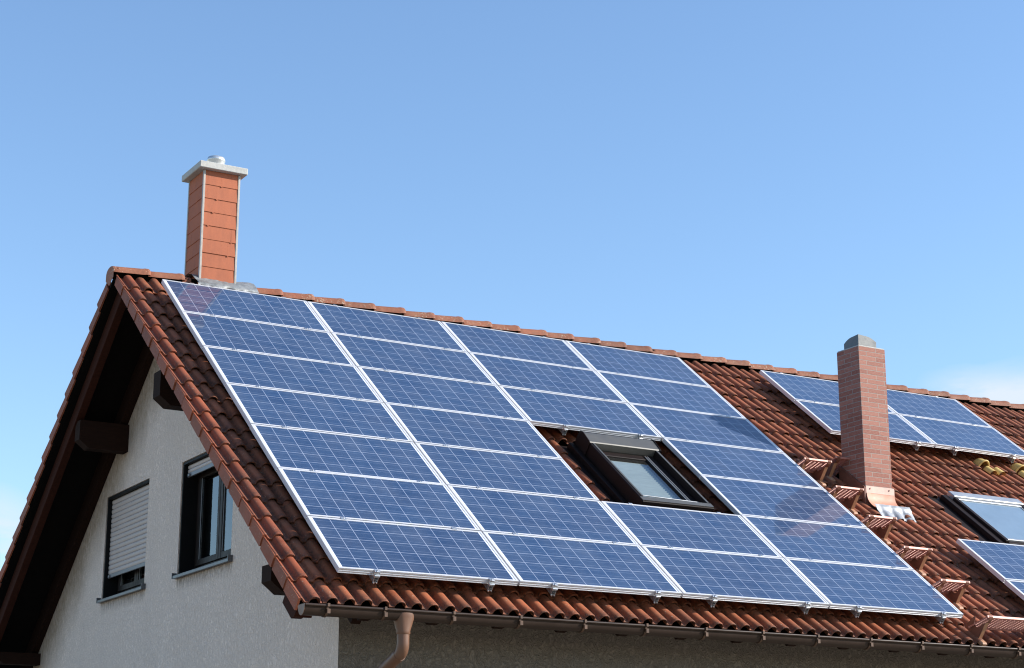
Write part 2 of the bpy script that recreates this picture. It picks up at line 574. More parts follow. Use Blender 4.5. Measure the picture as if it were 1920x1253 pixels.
# ---- windows in the gable
def gable_window(i, a, b, c, d):
    mb = MB()
    e = 0.004
    # dark guide channels and head box lining the reveal
    mb.box(XG + 0.012, XG + 0.2, b - 0.03, b - e, c + e, d - e)
    mb.box(XG + 0.012, XG + 0.2, a + e, a + 0.03, c + e, d - e)
    mb.box(XG + 0.012, XG + 0.2, a + 0.031, b - 0.031, d - 0.03, d - e)
    w = mb.build('window', M['black'], house,
                 'gable window with the beige roller shutter nearly closed' if i else 'gable window with raised shutter and open view of its casements')
    # casement frames
    X0, X1 = XG + 0.17, XG + 0.235
    ym = (a + b) / 2
    mb = MB()
    fw = 0.065
    mb.box(X0, X1, b - 0.03 - fw, b - 0.031, c + e, d - 0.032)
    mb.box(X0, X1, a + 0.031, a + 0.03 + fw, c + e, d - 0.032)
    mb.box(X0 + 0.003, X1, a + 0.03 + fw + .001, b - 0.031 - fw, c + e, c + 0.075)
    mb.box(X0 + 0.003, X1, a + 0.03 + fw + .001, b - 0.031 - fw, d - 0.11, d - 0.033)
    mb.build('frame', M['winbrown'], w)
    for (p, q) in ((ym + 0.004, b - 0.10), (a + 0.10, ym - 0.004)):
        mb = MB()
        z0, z1 = c + 0.08, d - 0.115
        s = 0.062
        xs, xe = X0 - 0.018, X0 + 0.045
        mb.box(xs, xe, p, p + s, z0, z1, b=0.004)
        mb.box(xs, xe, q - s, q, z0, z1, b=0.004)
        mb.box(xs + .002, xe, p + s, q - s, z0, z0 + s, b=0.003)
        mb.box(xs + .002, xe, p + s, q - s, z1 - s, z1, b=0.003)
        mb.build('sash', M['winbrown'], w)
        # light grey strips along the upright pane edges
        gq = 0.010
        for g0, g1 in ((p + s, p + s + gq), (q - s - gq, q - s)):
            mb = MB()
            mb.box(xs + 0.010, xs + 0.016, g0, g1, z0 + s, z1 - s)
            mb.build('pane_edge_strip', M['silver'], w)
        mb = MB()
        mb.add([(xs + 0.02, p + s, z0 + s), (xs + 0.02, q - s, z0 + s), (xs + 0.02, q - s, z1 - s), (xs + 0.02, p + s, z1 - s)], [(3, 2, 1, 0)])
        mb.build('pane', M['glass'], w)
    # dark room behind with a half drawn lattice blind
    mb = MB()
    mb.box(XG + 0.262, XG + 1.6, a + 0.02, b - 0.02, c, d)
    mb.build('room', M['dark_in'], w)
    # shutter slats
    zb = c + (0.275 if i else (d - c) - 0.115)
    mb = MB()
    xs = XG + 0.062
    n = max(2, int((d - 0.03 - zb) / 0.053))
    sh = (d - 0.03 - zb) / n
    for k in range(n):
        z0 = zb + k * sh
        prof = [(0.000, 0.0), (-0.006, 0.008), (-0.009, sh * 0.5), (-0.006, sh - 0.009), (0.0, sh - 0.003), (0.004, sh)]
        vs = [(xs + p, y, z0 + q) for y in (a + 0.034, b - 0.034) for p, q in prof]
        m = len(prof)
        mb.add(vs, [(j, j + 1, m + j + 1, m + j) for j in range(m - 1)], True)
    sh_o = mb.build('roller_shutter', M['shutter'], w)
    mb = MB()
    mb.box(xs - 0.010, xs + 0.010, a + 0.033, b - 0.033, zb - 0.045, zb - 0.001, b=0.003)
    mb.box(xs - 0.024, xs - 0.008, b - 0.12, b - 0.07, zb - 0.040, zb - 0.015)
    mb.box(xs - 0.024, xs - 0.008, a + 0.07, a + 0.12, zb - 0.040, zb - 0.015)
    mb.build('shutter_bar', M['shutter_end'], w)
    mb = MB()
    mb.box(XG - 0.045, XG + 0.19, a - 0.05, b + 0.01, c - 0.038, c - 0.004, lambda x, y, z: (x, y, z - (XG + 0.19 - x) * 0.05), b=0.004)
    mb.box(XG - 0.050, XG - 0.001, a - 0.056, a - 0.046, c - 0.048, c + 0.012)
    mb.box(XG - 0.050, XG - 0.001, b + 0.008, b + 0.018, c - 0.048, c + 0.012)
    mb.build('sill', M['sill'], w)
    return w


for i, wdat in enumerate(WINS):
    gable_window(i, *wdat)

# ---- roof tiles ---------------------------------------------------------------
RH, RW = 0.048, 0.047           # roll height and half width
HOLES = [(3.66, 4.80, 1.62, 3.20), (8.60, 10.16, 1.80, 3.00),      # roof windows
         (7.40, 7.81, 2.62, 3.10)]                                 # brick chimney


def roll_prof(xc, n, hs=1.0):
    pts = [(xc - RXP / 2, 0.0), (xc - RW - 0.010, 0.002)]
    for k in range(n + 1):
        a = math.pi * k / n
        pts.append((xc - RW * math.cos(a), 0.004 + RH * hs * math.sin(a) ** 0.75))
    pts += [(xc + RW + 0.010, 0.002), (xc + RXP / 2, 0.0)]
    return pts


class TileMB(MB):
    def __init__(self):
        super().__init__()
        self.dirt = []

    def patch(self, rows, dirt_shades, smooth=True):
        n = len(rows[0])
        vs = [p for r in rows for p in r]
        fs = []
        for k in range(len(rows) - 1):
            for i in range(n - 1):
                fs.append((k * n + i, k * n + i + 1, (k + 1) * n + i + 1, (k + 1) * n + i))
        self.add(vs, fs, smooth)
        for r, d in zip(rows, dirt_shades):
            self.dirt += d

    def finish(self, *a):
        o = self.build(*a)
        at = o.data.attributes.new('dirt', 'FLOAT', 'POINT')
        dd = self.dirt + [0.0] * (len(o.data.vertices) - len(self.dirt))
        at.data.foreach_set('value', dd[:len(o.data.vertices)])
        return o


def lay_tiles(mb, fn, i0, i1, n, jit):
    L = SCP + 0.045
    for k in range(20):
        s0 = SC0 + k * SCP
        for i in range(i0, i1):
            xa = RX0 + RXP * (2 * i + 0.5)
            dz, dt, dx = (random.gauss(0, 0.0013) for _ in range(3))
            ds = random.gauss(0, 0.0022)
            yawj = random.gauss(0, 0.004)
            for half in (0, 1):
                xc = xa + RXP * (half + 0.5)
                if any(a < xc < b and s0 + SCP > c and s0 < d for a, b, c, d in HOLES):
                    continue
                hu = 0.72 if half == 0 else 1.0          # the lap roll is lower at its head, leaving a dark mouth
                rise = 0.024 + dt + (0.008 if k == 0 else 0)
                top = min(L, (6.40 - s0))
                rows, dirt_shades = [], []
                for t, dh, kk in ((-0.0005, -0.006, 0), (0.004, -0.0015, 0), (0.014, 0.0, 0), (0.10, 0, 0.25), (0.2, 0, .6), (top, 0, 1)):
                    if t > top:
                        continue
                    hs = 1 + (hu - 1) * max(0, (t / L))
                    pr = roll_prof(xc + dx + yawj * t, n, hs)
                    b = TR + dz + rise * (1 - t / SCP)
                    rows.append([fn(x, s0 + ds + t, b + h + (dh if h > 0.003 else dh * .8)) for x, h in pr])
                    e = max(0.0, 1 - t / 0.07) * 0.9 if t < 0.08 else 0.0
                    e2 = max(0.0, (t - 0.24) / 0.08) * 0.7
                    dirt_shades.append([min(1.0, max(e, e2) + (0.85 if h < 0.012 else (0.45 if h < 0.03 else 0.10))) for x, h in pr])
                mb.patch(rows, dirt_shades)
                # lower lip: thickness of the tile
                pr = roll_prof(xc + dx, n, 1)
                b = TR + dz + rise
                r0 = [fn(x, s0 + ds - 0.0005, b + h - 0.006) for x, h in pr]
                r1 = [fn(x, s0 + ds + 0.001, b + (h - 0.015 if h > 0.003 else -0.016)) for x, h in pr]
                r2 = [fn(x, s0 + ds + 0.12, b + (h - 0.019 if h > 0.003 else -0.020)) for x, h in pr]
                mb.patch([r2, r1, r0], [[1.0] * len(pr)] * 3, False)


NT = int((XE - RX0) / (2 * RXP))
mb = TileMB()
lay_tiles(mb, rp, 0, NT, 8, True)
lay_tiles(mb, lambda X, s, h: mir(rp(X, s, h)), 0, NT, 4, True)
roof = mb.finish('roof', M['tile'], house)

# verge tiles (with the side flange)
XV = -0.345
for fn, vlab in ((rp, 'row of red clay verge tiles with side flanges on the front slope'), (lambda X, s, h: mir(rp(X, s, h)), 'verge tiles of the rear slope seen edge on')):
    mb = TileMB()
    for k in range(20):
        s0 = SC0 + k * SCP
        ds, dx = random.gauss(0, 0.003), random.gauss(0, 0.0022)
        top = min(SCP + 0.03, 6.40 - s0)
        prof = [(XV, 0.030), (XV + 0.004, 0.036), (XV + 0.014, 0.036), (XV + 0.022, 0.030), (XV + 0.045, 0.006), (XV + 0.060, 0.0)]
        prof += roll_prof(RX0, 8)[1:]
        rows, dirt_shades = [], []
        for t, dh in ((0.0, -0.005), (0.005, -0.001), (0.015, 0), (0.16, 0), (top, 0)):
            b = TR + 0.026 * (1 - t / SCP)
            rows.append([fn(x + dx, s0 + ds + t, b + h + dh) for x, h in prof])
            dirt_shades.append([min(1, (0.9 if t < 0.03 else 0.1) + (0.4 if h < 0.01 else 0)) for x, h in prof])
        mb.patch(rows, dirt_shades)
        b = TR + 0.026
        r0 = [fn(x + dx, s0 + ds, b + h - 0.005) for x, h in prof]
        r1 = [fn(x + dx, s0 + ds + 0.002, b + h - 0.022) for x, h in prof]
        r2 = [fn(x + dx, s0 + ds + 0.12, b + h - 0.026) for x, h in prof]
        mb.patch([r2, r1, r0], [[1.0] * len(prof)] * 3, False)
        # flange
        q0, q1 = s0 + ds, s0 + ds + min(SCP - 0.007, top)
        hb0, hb1 = TR - 0.060, TR - 0.072
        x0, x1 = XV + dx, XV + dx + 0.016
        vs = []
        for x, lo in ((x0, -0.010), (x1, -0.006)):
            vs += [fn(x + lo, q0, b + 0.026), fn(x + lo, q0 + 0.004, b + 0.031), fn(x, q1, TR + 0.031), fn(x, q1, hb1), fn(x + lo, q0 + 0.006, hb0), fn(x + lo, q0, hb0 + 0.006)]
        fs = [(5, 4, 3, 2, 1, 0), (6, 7, 8, 9, 10, 11)] + [(i, (i + 1) % 6, 6 + (i + 1) % 6, 6 + i) for i in range(6)]
        mb.add(vs, fs)
        mb.dirt += [0.05] * 12
    vo = mb.finish('verge', M['tile_side'], roof, vlab)
    vo.matrix_parent_inverse = Matrix()

# ridge tiles
mb = TileMB()
ZB = zroof(YA - 0.135, -0.172)


def ridge_prof(sc, n=12):
    p = []
    for k in range(n + 1):
        a = math.pi * k / n
        p.append((-math.cos(a) * 0.135 * sc, math.sin(a) ** 0.75 * 0.092 * sc))
    return p


k = 0
x = -0.365
while x < XE - 0.3:
    if k == 4:
        rg = mb.finish('ridge', M['ridge'], roof, 'short run of ridge tiles between verge and left chimney')
        rg.matrix_parent_inverse = Matrix()
        mb = TileMB()
    ln = 0.3835 + 0.03
    x1 = x + ln
    skip = 0.52 < x < 1.10
    if x < 0.52 < x1:
        x1 = 0.575
    if not skip:
        dz, dy = random.gauss(0, 0.002), random.gauss(0, 0.003)
        tilt = random.gauss(0, 0.003)
        st = [(0, 0.95, 0.0), (0.006, 0.975, 0.0), (0.10, 0.99, 0.004), (ln - 0.085, 1.04, 0.015), (ln - 0.050, 1.07, 0.020), (ln - 0.014, 1.065, 0.020), (ln - 0.003, 1.0, 0.017), (ln, 0.95, 0.012)]
        rows, dirt_shades = [], []
        for t, sc, lift in st:
            if x + t > x1 + 0.001:
                continue
            rows.append([(x + t, YA + dy + a * 1.0, ZB + dz + lift + tilt * (t - .2) + b) for a, b in ridge_prof(sc)])
            dirt_shades.append([0.25 + (0.5 if t > 0.3 else 0) * random.random()] * 13)
        mb.patch(rows, dirt_shades)
        inner = [[(p[0], YA + (p[1] - YA) * 0.86, ZB + (p[2] - ZB) * 0.80) for p in r] for r in (rows[-1], rows[0])]
        mb.patch([rows[-1], inner[0]], [[0.8] * 13] * 2, False)
        if k == 0:   # closed end disc at the verge
            r = rows[0]
            bot = [(x, p[1], ZB - 0.13 + 0.085 * abs(p[1] - YA) / 0.135) for p in reversed(r)]
            ring = r + bot
            mb.add(ring, [tuple(range(len(ring)))])
            mb.dirt += [0.1] * len(ring)
    x += 0.3835
    k += 1
rg = mb.finish('ridge', M['ridge'], roof, 'long run of lichen speckled half round ridge tiles')
rg.matrix_parent_inverse = Matrix()

# ---- timber under the roof
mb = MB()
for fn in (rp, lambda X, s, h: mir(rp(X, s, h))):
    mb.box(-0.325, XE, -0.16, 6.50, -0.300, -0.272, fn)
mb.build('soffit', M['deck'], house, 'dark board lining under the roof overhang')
for fn, lab in ((rp, 'front barge rafter'), (lambda X, s, h: mir(rp(X, s, h)), 'red brown barge rafter seen from below')):
    mb = MB()
    mb.box(-0.235, -0.150, -0.12, 6.28, (-0.40 if fn is rp else -0.475), -0.303, fn, b=0.004)
    mb.build('barge_rafter', M['wood_red'], house, lab)
    mb = MB()
    mb.box(0.262, XG - 0.004, 0.0, 6.24, -0.50, -0.303, fn)
    mb.build('wall_rafter', M['wood'], house)
# purlins that carry the overhang, lower end corner cut off
for (y0, y1, zb, zt) in ((3.82, 4.02, 2.05, 2.40), (6.43, 6.60, 2.075, 2.385), (0.84, 1.04, -0.11, 0.12), (9.36, 9.53, -0.075, 0.065)):
    mb = MB()
    poly = [(XG - 0.002, zb), (-0.10, zb), (-0.215, zb + 0.09), (-0.215, zt), (XG - 0.002, zt)]
    mb.prism(poly, y0, y1, lambda a, b, d: (a, d, b))
    mb.build('purlin', M['wood'], house)
# rafter tails below the eaves
k = 0
while 0.29 + 0.6155 * k < XE - 0.8:
    xc = 0.29 + 0.6155 * k
    mb = MB()
    mb.prism([(-0.165, -0.303), (-0.165, -0.345), (-0.120, -0.395), (1.05, -0.395), (1.05, -0.303)], xc - 0.045, xc + 0.045, lambda a, b, d: rp(d, a, b))
    mb.build('rafter_tail', M['wood'], house)
    k += 1
# stub of the barge rafter that shows below the gutter end
mb = MB()
mb.prism([(-0.17, -0.300), (-0.17, -0.36), (-0.13, -0.405), (0.10, -0.405), (0.10, -0.300)], -0.326, -0.240, lambda a, b, d: rp(d, a, b))
mb.build('rafter_tail', M['wood_red'], house)

# ---- gutter, brackets and downpipe
GR, GYC, GZC = 0.062, -0.095, -0.326
mb = MB()
prof = []
for k in range(13):
    a = math.pi + math.pi * k / 12
    prof.append((math.cos(a) * GR, math.sin(a) * GR * 1.16))
bead = []
for k in range(9):
    a = -math.pi * 0.5 + 2 * math.pi * k / 8 * 0.9
    bead.append((-GR - 0.006 + math.cos(a) * 0.011, 0.006 + math.sin(a) * 0.011))
full = list(reversed(bead)) + prof
xs = [XV + 0.0 + q for q in (0.0, 5, 10, 15.4)]
path = [(Vector((x, GYC, GZC)), Vector((0, 1, 0)), Vector((0, 0, 1)), 1.0) for x in xs]
mb.sweep(path, full, False, True, False)
inner = [(a * 0.97, b * 0.97) for a, b in prof]
mb.sweep(path, list(reversed(inner)), False, True, False)
gut = mb.build('gutter', M['gutter'], house, 'brown half round gutter along the eaves')
mb = MB()
mb.prism([(a, b) for a, b in prof] + [(GR, 0.012), (-GR - 0.012, 0.014)], XV - 0.004, XV + 0.004, lambda a, b, d: (d, GYC + a, GZC + b))
e = mb.build('gutter_end', M['pipe'], gut)
e.matrix_parent_inverse = Matrix()
k = 0
while -0.155 + 0.6 * k < XE:
    xb = -0.155 if k == 0 else (0.335 if k == 1 else 0.945 + 0.6205 * (k - 2))
    if xb > XE:
        break
    mb = MB()
    pr = [(-GR - 0.020, 0.022), (-GR - 0.020, -0.002)] + [(a * 1.04, b * 1.04) for a, b in prof]
    w = 0.010
    vs = [(xb + d, GYC + a, GZC + b) for d in (-w, w) for a, b in pr]
    vs += [(xb + d, GYC + a * 1.06 , GZC + b * 1.05) for d in (-w, w) for a, b in pr]
    n = len(pr)
    fs = []
    for i in range(n - 1):
        fs += [(2 * n + i, 2 * n + i + 1, 3 * n + i + 1, 3 * n + i), (i, 2 * n + i, 2 * n + i + 1, i + 1), (n + i, n + i + 1, 3 * n + i + 1, 3 * n + i)]
    mb.add(vs, fs)
    mb.box(xb - w, xb + w, GYC - GR - 0.022, GYC - GR + 0.010, GZC + 0.017, GZC + 0.022)
    mb.box(xb - w * 1.3, xb + w * 1.3, GYC - GR - 0.026, GYC - GR - 0.006, GZC - 0.055, GZC - 0.02)
    bk = mb.build('gutter_bracket', M['bracket'], gut)
    bk.matrix_parent_inverse = Matrix()
    k += 1
mb = MB()
px, py = 0.535, -0.085
# funnel
ring = []
for z, rx, ry in ((-0.335, 0.084, 0.080), (-0.365, 0.083, 0.080), (-0.475, 0.056, 0.056), (-0.492, 0.058, 0.058), (-0.50, 0.052, 0.052)):
    ring.append((z, rx, ry))
n = 20
vs, fs = [], []
for z, rx, ry in ring:
    for i in range(n):
        a = 2 * math.pi * i / n
        # rounded-square section at the top
        ca, sa = math.cos(a), math.sin(a)
        q = 0.75 if z > -0.4 else 1.0
        vs.append((px + math.copysign(abs(ca) ** q, ca) * rx, py + math.copysign(abs(sa) ** q, sa) * ry, z))
for k in range(len(ring) - 1):
    for i in range(n):
        j = (i + 1) % n
        fs.append((k * n + i, (k + 1) * n + i, (k + 1) * n + j, k * n + j))
mb.add(vs, fs, True)
pts = [(px, py, -0.49), (px, py, -0.535), (px, py, -0.572)]
for k in range(1, 8):
    a = math.radians(70) * k / 7
    pts.append((px, py + 0.085 * (1 - math.cos(a)), -0.572 - 0.085 * math.sin(a)))
d = Vector((0, math.sin(math.radians(70)), -math.cos(math.radians(70))))
p = Vector(pts[-1])
pts.append(tuple(p + d * 0.1))
ye = YW - 0.12
t = (ye - p.y) / d.y
p2 = p + d * t
pts.append(tuple(p2))
pts += [tuple(p2 + Vector((0, 0.035, -0.05))), tuple(p2 + Vector((0, 0.05, -0.12))), (px, p2.y + 0.05, GZ)]
mb.tube(pts, 0.050, 18)
mb.tube([tuple(p - d * 0.0), tuple(p + d * 0.05)], 0.0535, 18)
mb.build('downpipe', M['pipe'], house, 'brown downpipe with funnel and bend back to the wall')

# ------------------------------------------------------------------ left chimney (shingle clad)
X0, X1, Y0, Y1 = 0.573, 1.000, 5.020, 5.490
mb = MB()
mb.box(X0 + 0.012, X1 - 0.012, Y0 + 0.012, Y1 - 0.012, 3.40, 5.035)
ZT, RS = 5.03, 0.1575
joint = {0: .50, 1: .38, 2: .29, 3: .17}
for side in range(4):
    for r in range(9):
        zt = ZT - r * RS + (0.02 if r else 0.0)
        zb = 4.868 - r * RS if r < 8 else 3.60
        if side == 0:
            cut = [0.0] + ([joint[r]] if r in joint else [0.82 - 0.08 * (r - 4)] * (r in (3, 4, 5))) + [1.0]
        else:
            cut = [0.0, (0.35 + 0.17 * r) % 0.8 + 0.1, 1.0]
        cut = sorted(cut)
        for c0, c1 in zip(cut[:-1], cut[1:]):
            if c1 - c0 < 0.02:
                continue
            g0 = 0.0008
            lo, hi = 0.012 + random.gauss(0, 0.001), 0.004

            def fn(u, d, z, side=side):
                if side == 0:
                    return (X0 + u * (X1 - X0), Y0 + 0.012 - d, z)
                if side == 1:
                    return (X0 + 0.012 - d, Y1 - u * (Y1 - Y0), z)
                if side == 2:
                    return (X1 - 0.012 + d, Y0 + u * (Y1 - Y0), z)
                return (X1 - u * (X1 - X0), Y1 - 0.012 + d, z)
            u0, u1 = c0 + (g0 if c0 > 0 else 0.03), c1 - (g0 if c1 < 1 else 0.03)
            vs = [fn(u0, 0, zb), fn(u1, 0, zb), fn(u1, lo, zb), fn(u0, lo, zb), fn(u0, 0, zt), fn(u1, 0, zt), fn(u1, hi, zt), fn(u0, hi, zt)]
            mb.add(vs, [(0, 1, 2, 3), (4, 7, 6, 5), (3, 2, 6, 7), (0, 3, 7, 4), (1, 5, 6, 2)])
            # hanging tab at the joint
            if side == 0 and c1 < 1.0:
                uj = c1
                mb.box(uj - 0.02, uj + 0.02, lo * 0.2, lo + 0.002, zb - 0.010, zb, fn)
ch1 = mb.build('chimney', M['shingle'], house, 'tall slim chimney clad in red shingles at the gable end')
w = 0.022
for (xa, ya) in ((X0, Y0), (X1, Y0), (X0, Y1), (X1, Y1)):
    mb = MB()
    sx = 1 if xa == X0 else -1
    sy = 1 if ya == Y0 else -1
    a, b = sorted((xa - sx * 0.003, xa + sx * w))
    c, d = sorted((ya - sy * 0.003, ya + sy * w))
    mb.box(a, b, c, d, 3.62, 5.032, b=0.003)
    q = mb.build('corner_trim', M['trim'], ch1)
    q.matrix_parent_inverse = Matrix()
mb = MB()
mb.box(0.505, 1.066, 4.958, 5.548, 5.036, 5.112, b=0.006)
q = mb.build('cap', M['conc'], ch1)
q.matrix_parent_inverse = Matrix()
mb = MB()
cx, cy = 0.795, 5.255
mb.tube([(cx, cy, 5.09), (cx, cy, 5.232), (cx, cy, 5.239), (cx, cy, 5.254), (cx, cy, 5.264), (cx, cy, 5.280), (cx, cy, 5.288)], [0.098, 0.098, 0.104, 0.104, 0.098, 0.094, 0.075], 28)
q = mb.build('flue', M['zinc'], ch1)
q.matrix_parent_inverse = Matrix()
# crumpled lead flashing over the ridge in front of the chimney
mb = MB()
prof = [(4.925, 3.672), (4.926, 3.696), (4.950, 3.722), (4.985, 3.752), (5.03, 3.792), (5.09, 3.835), (5.19, 3.862), (5.30, 3.84), (5.46, 3.71)]
nx = 40
vs, fs = [], []
for i in range(nx + 1):
    x = 0.515 + (1.235 - 0.515) * i / nx
    for j, (y, z) in enumerate(prof):
        wv = 0.006 * math.sin(x * 23 + j) + 0.004 * math.sin(x * 57 + 2 * j) + random.gauss(0, 0.0018)
        sk = 0.03 * (1 - j / 4) if i == 0 else 0
        vs.append((x + sk, y + wv * 0.5 + (0.012 if (j == 0 and x > 0.85) else 0), z + wv - (0.006 if x > 0.9 else 0)))
m = len(prof)
for i in range(nx):
    for j in range(m - 1):
        xm = 0.5 + 0.735 * (i + 0.5) / nx
        fs.append((i * m + j, (i + 1) * m + j, (i + 1) * m + j + 1, i * m + j + 1))
mb.add(vs, fs, True)
q = mb.build('flashing', M['lead'], ch1)
q.matrix_parent_inverse = Matrix()

# ------------------------------------------------------------------ right chimney (brick)
X0, X1, Y0, Y1 = 7.412, 7.800, 2.200, 2.575
ZB2, ZT2 = 1.25, 3.283
mb = MB()
W, D, H = X1 - X0, Y1 - Y0, ZT2 - ZB2
zoff = 0.0
V0, V1 = 0.0, H


def quad(ps, us):
    mb.add(ps, [(0, 1, 2, 3)], False, 0, [us])


quad([(X0, Y0, ZB2), (X1, Y0, ZB2), (X1, Y0, ZT2), (X0, Y0, ZT2)], [(0, V0), (W, V0), (W, V1), (0, V1)])
quad([(X0, Y1, ZB2), (X0, Y0, ZB2), (X0, Y0, ZT2), (X0, Y1, ZT2)], [(-D, V0), (0, V0), (0, V1), (-D, V1)])
quad([(X1, Y0, ZB2), (X1, Y1, ZB2), (X1, Y1, ZT2), (X1, Y0, ZT2)], [(W, V0), (W + D, V0), (W + D, V1), (W, V1)])
quad([(X1, Y1, ZB2), (X0, Y1, ZB2), (X0, Y1, ZT2), (X1, Y1, ZT2)], [(W + D, V0), (2 * W + D, V0), (2 * W + D, V1), (W + D, V1)])
quad([(X0, Y0, ZT2), (X1, Y0, ZT2), (X1, Y1, ZT2), (X0, Y1, ZT2)], [(0.02, 0.02), (0.03, 0.02), (0.03, 0.03), (0.02, 0.03)])
ch2 = mb.build('chimney', M['brick'], house, 'brick chimney with small grey cowl rising from mid roof')
# metal cowl: highest at the near corner, falling away to the far sides
mb = MB()
cx0, cx1, cy0, cy1, cz = 7.470, 7.735, 2.262, 2.512, 3.308
n = 8


def cowl_h(u, v):
    t = max(u, v)
    return 0.132 - 0.022 * t - 0.040 * max(0, (t - 0.55) / 0.45) ** 1.6 - 0.02 * u * v


vs, fs = [], []
for j in range(n + 1):
    for i in range(n + 1):
        u, v = i / n, j / n
        vs.append((cx0 + u * (cx1 - cx0), cy0 + v * (cy1 - cy0), cz + cowl_h(u, v)))
for j in range(n):
    for i in range(n):
        a = j * (n + 1) + i
        fs.append((a, a + 1, a + n + 2, a + n + 1))
mb.add(vs, fs, False)
for line, flip in (([(i / n, 0) for i in range(n + 1)], 0), ([(1, i / n) for i in range(n + 1)], 0), ([(1 - i / n, 1) for i in range(n + 1)], 0), ([(0, 1 - i / n) for i in range(n + 1)], 0)):
    t = [(cx0 + u * (cx1 - cx0), cy0 + v * (cy1 - cy0), cz + cowl_h(u, v)) for u, v in line]
    bt = [(p[0], p[1], cz) for p in t]
    m = len(t)
    mb.add(bt + t, [(i, i + 1, m + i + 1, m + i) for i in range(m - 1)])
mb.box(cx0 + 0.012, cx1 - 0.012, cy0 + 0.012, cy1 - 0.012, ZT2 - 0.01, cz + 0.01)
q = mb.build('cowl', M['cowl'], ch2)
q.matrix_parent_inverse = Matrix()
# mortar lid
mb = MB()
mb.box(X0 + 0.004, X1 - 0.004, Y0 + 0.004, Y1 - 0.004, ZT2 - 0.004, ZT2 + 0.012, b=0.004)
q = mb.build('mortar_lid', M['conc'], ch2)
q.matrix_parent_inverse = Matrix()
# collar with two screws
mb = MB()
mb.box(X0 - 0.010, X1 + 0.016, Y0 - 0.014, Y1 + 0.010, 1.590, 1.674, b=0.004)
for sx in (X0 + 0.055, X1 - 0.055):
    mb.tube([(sx, Y0 - 0.012, 1.648), (sx, Y0 - 0.024, 1.648)], 0.009, 10)
q = mb.build('collar', M['salmon_pale'], ch2)
q.matrix_parent_inverse = Matrix()
# curved apron
mb = MB()
prof = [(Y0 - 0.012, 1.592), (Y0 - 0.016, 1.555), (Y0 - 0.028, 1.515), (Y0 - 0.052, 1.478), (Y0 - 0.085, 1.447), (Y0 - 0.122, 1.420), (Y0 - 0.150, 1.400)]
vs, fs = [], []
nx = 5
for i, u in enumerate((0, 0.13, 0.16, 0.5, 0.85, 1.0)):
    for j, (y, z) in enumerate(prof):
        up = 0.008 if i in (0, 5) else (0.006 if i == 1 else 0)
        vs.append((X0 - 0.004 + u * (W + 0.014), y - up * 0.7, z + up * 0.5))
m = len(prof)
for i in range(nx):
    for j in range(m - 1):
        fs.append((i * m + j, (i + 1) * m + j, (i + 1) * m + j + 1, i * m + j + 1))
mb.add(vs, fs, True)
q = mb.build('apron', M['copper'], ch2)
q.matrix_parent_inverse = Matrix()
# dressed lead tail that follows the tile rolls
mb = MB()
nx, ns = 36, 8
vs, fs = [], []
sa = (Y0 - 0.150) * CT + 1.400 * ST
for i in range(nx + 1):
    x = X0 - 0.02 + (W + 0.12) * i / nx
    ph = ((x - RX0) / RXP) % 1.0
    roll = max(0.0, 1 - (min(ph, 1 - ph) * RXP / RW) ** 2) ** 0.5 if min(ph, 1 - ph) * RXP < RW else 0
    for j in range(ns + 1):
        t = j / ns
        s = sa + 0.03 - 0.175 * t
        h0 = -0.125
        h = h0 * (1 - t) + (TR + 0.026 + roll * RH * 0.55) * t if t > 0.3 else h0 * (1 - t) + (TR + 0.026 + roll * RH * 0.55) * t + 0.01
        vs.append(rp(x + 0.02 * t, s, h + random.gauss(0, 0.001)))
for i in range(nx):
    for j in range(ns):
        a = i * (ns + 1) + j
        fs.append((a, a + 1, a + ns + 2, a + ns + 1))
mb.add(vs, fs, True)
q = mb.build('lead_tail', M['leadbright'], ch2)
q.matrix_parent_inverse = Matrix()
# upstands along both sides
for xa, xb in ((X0 - 0.028, X0 - 0.002), (X1 + 0.002, X1 + 0.024)):
    mb = MB()
    poly = [(Y0 - 0.01, 1.42), (Y1 + 0.03, zroof(Y1 + 0.03, -0.21)), (Y1 + 0.03, zroof(Y1 + 0.03, -0.05)), (Y0 - 0.01, zroof(Y0 - 0.01, -0.035))]
    mb.prism(poly, xa, xb, lambda a, b, d: (d, a, b))
    q = mb.build('side_flashing', M['strut'], ch2)
    q.matrix_parent_inverse = Matrix()


# ------------------------------------------------------------------ roof windows
def rb(mb, x0, x1, s0, s1, h0, h1, b=0.0, mi=0):
    mb.box(x0, x1, s0, s1, h0, h1, rp, mi, b)


# -- open-framed one inside the large array, with external shutter box
mb = MB()
FX0, FX1, FS0, FS1 = 3.835, 4.690, 1.720, 3.125
HT = 0.018
rb(mb, FX0, FX0 + 0.052, FS0 + 0.06, 2.93, -0.26, HT, 0.006)
rb(mb, FX1 - 0.045, FX1, FS0 + 0.06, 2.93, -0.26, HT, 0.006)
rb(mb, FX0 - 0.002, FX1 + 0.002, FS0, FS0 + 0.085, -0.26, HT - 0.006, 0.006)
w1 = mb.build('roof_window', M['dkbrown'], house, 'dark framed roof window between the panels with grey shutter box')
mb = MB()
prof = [(2.915, -0.05), (2.915, HT + 0.004), (2.925, HT + 0.012), (3.09, HT + 0.030), (3.125, HT + 0.018), (3.135, -0.02), (3.135, -0.2), (2.95, -0.2)]
mb.prism(prof, FX0 - 0.004, FX1 + 0.012, lambda a, b, d: rp(d, a, b))
q = mb.build('shutter_box', M['greybrown'], w1)
q.matrix_parent_inverse = Matrix()
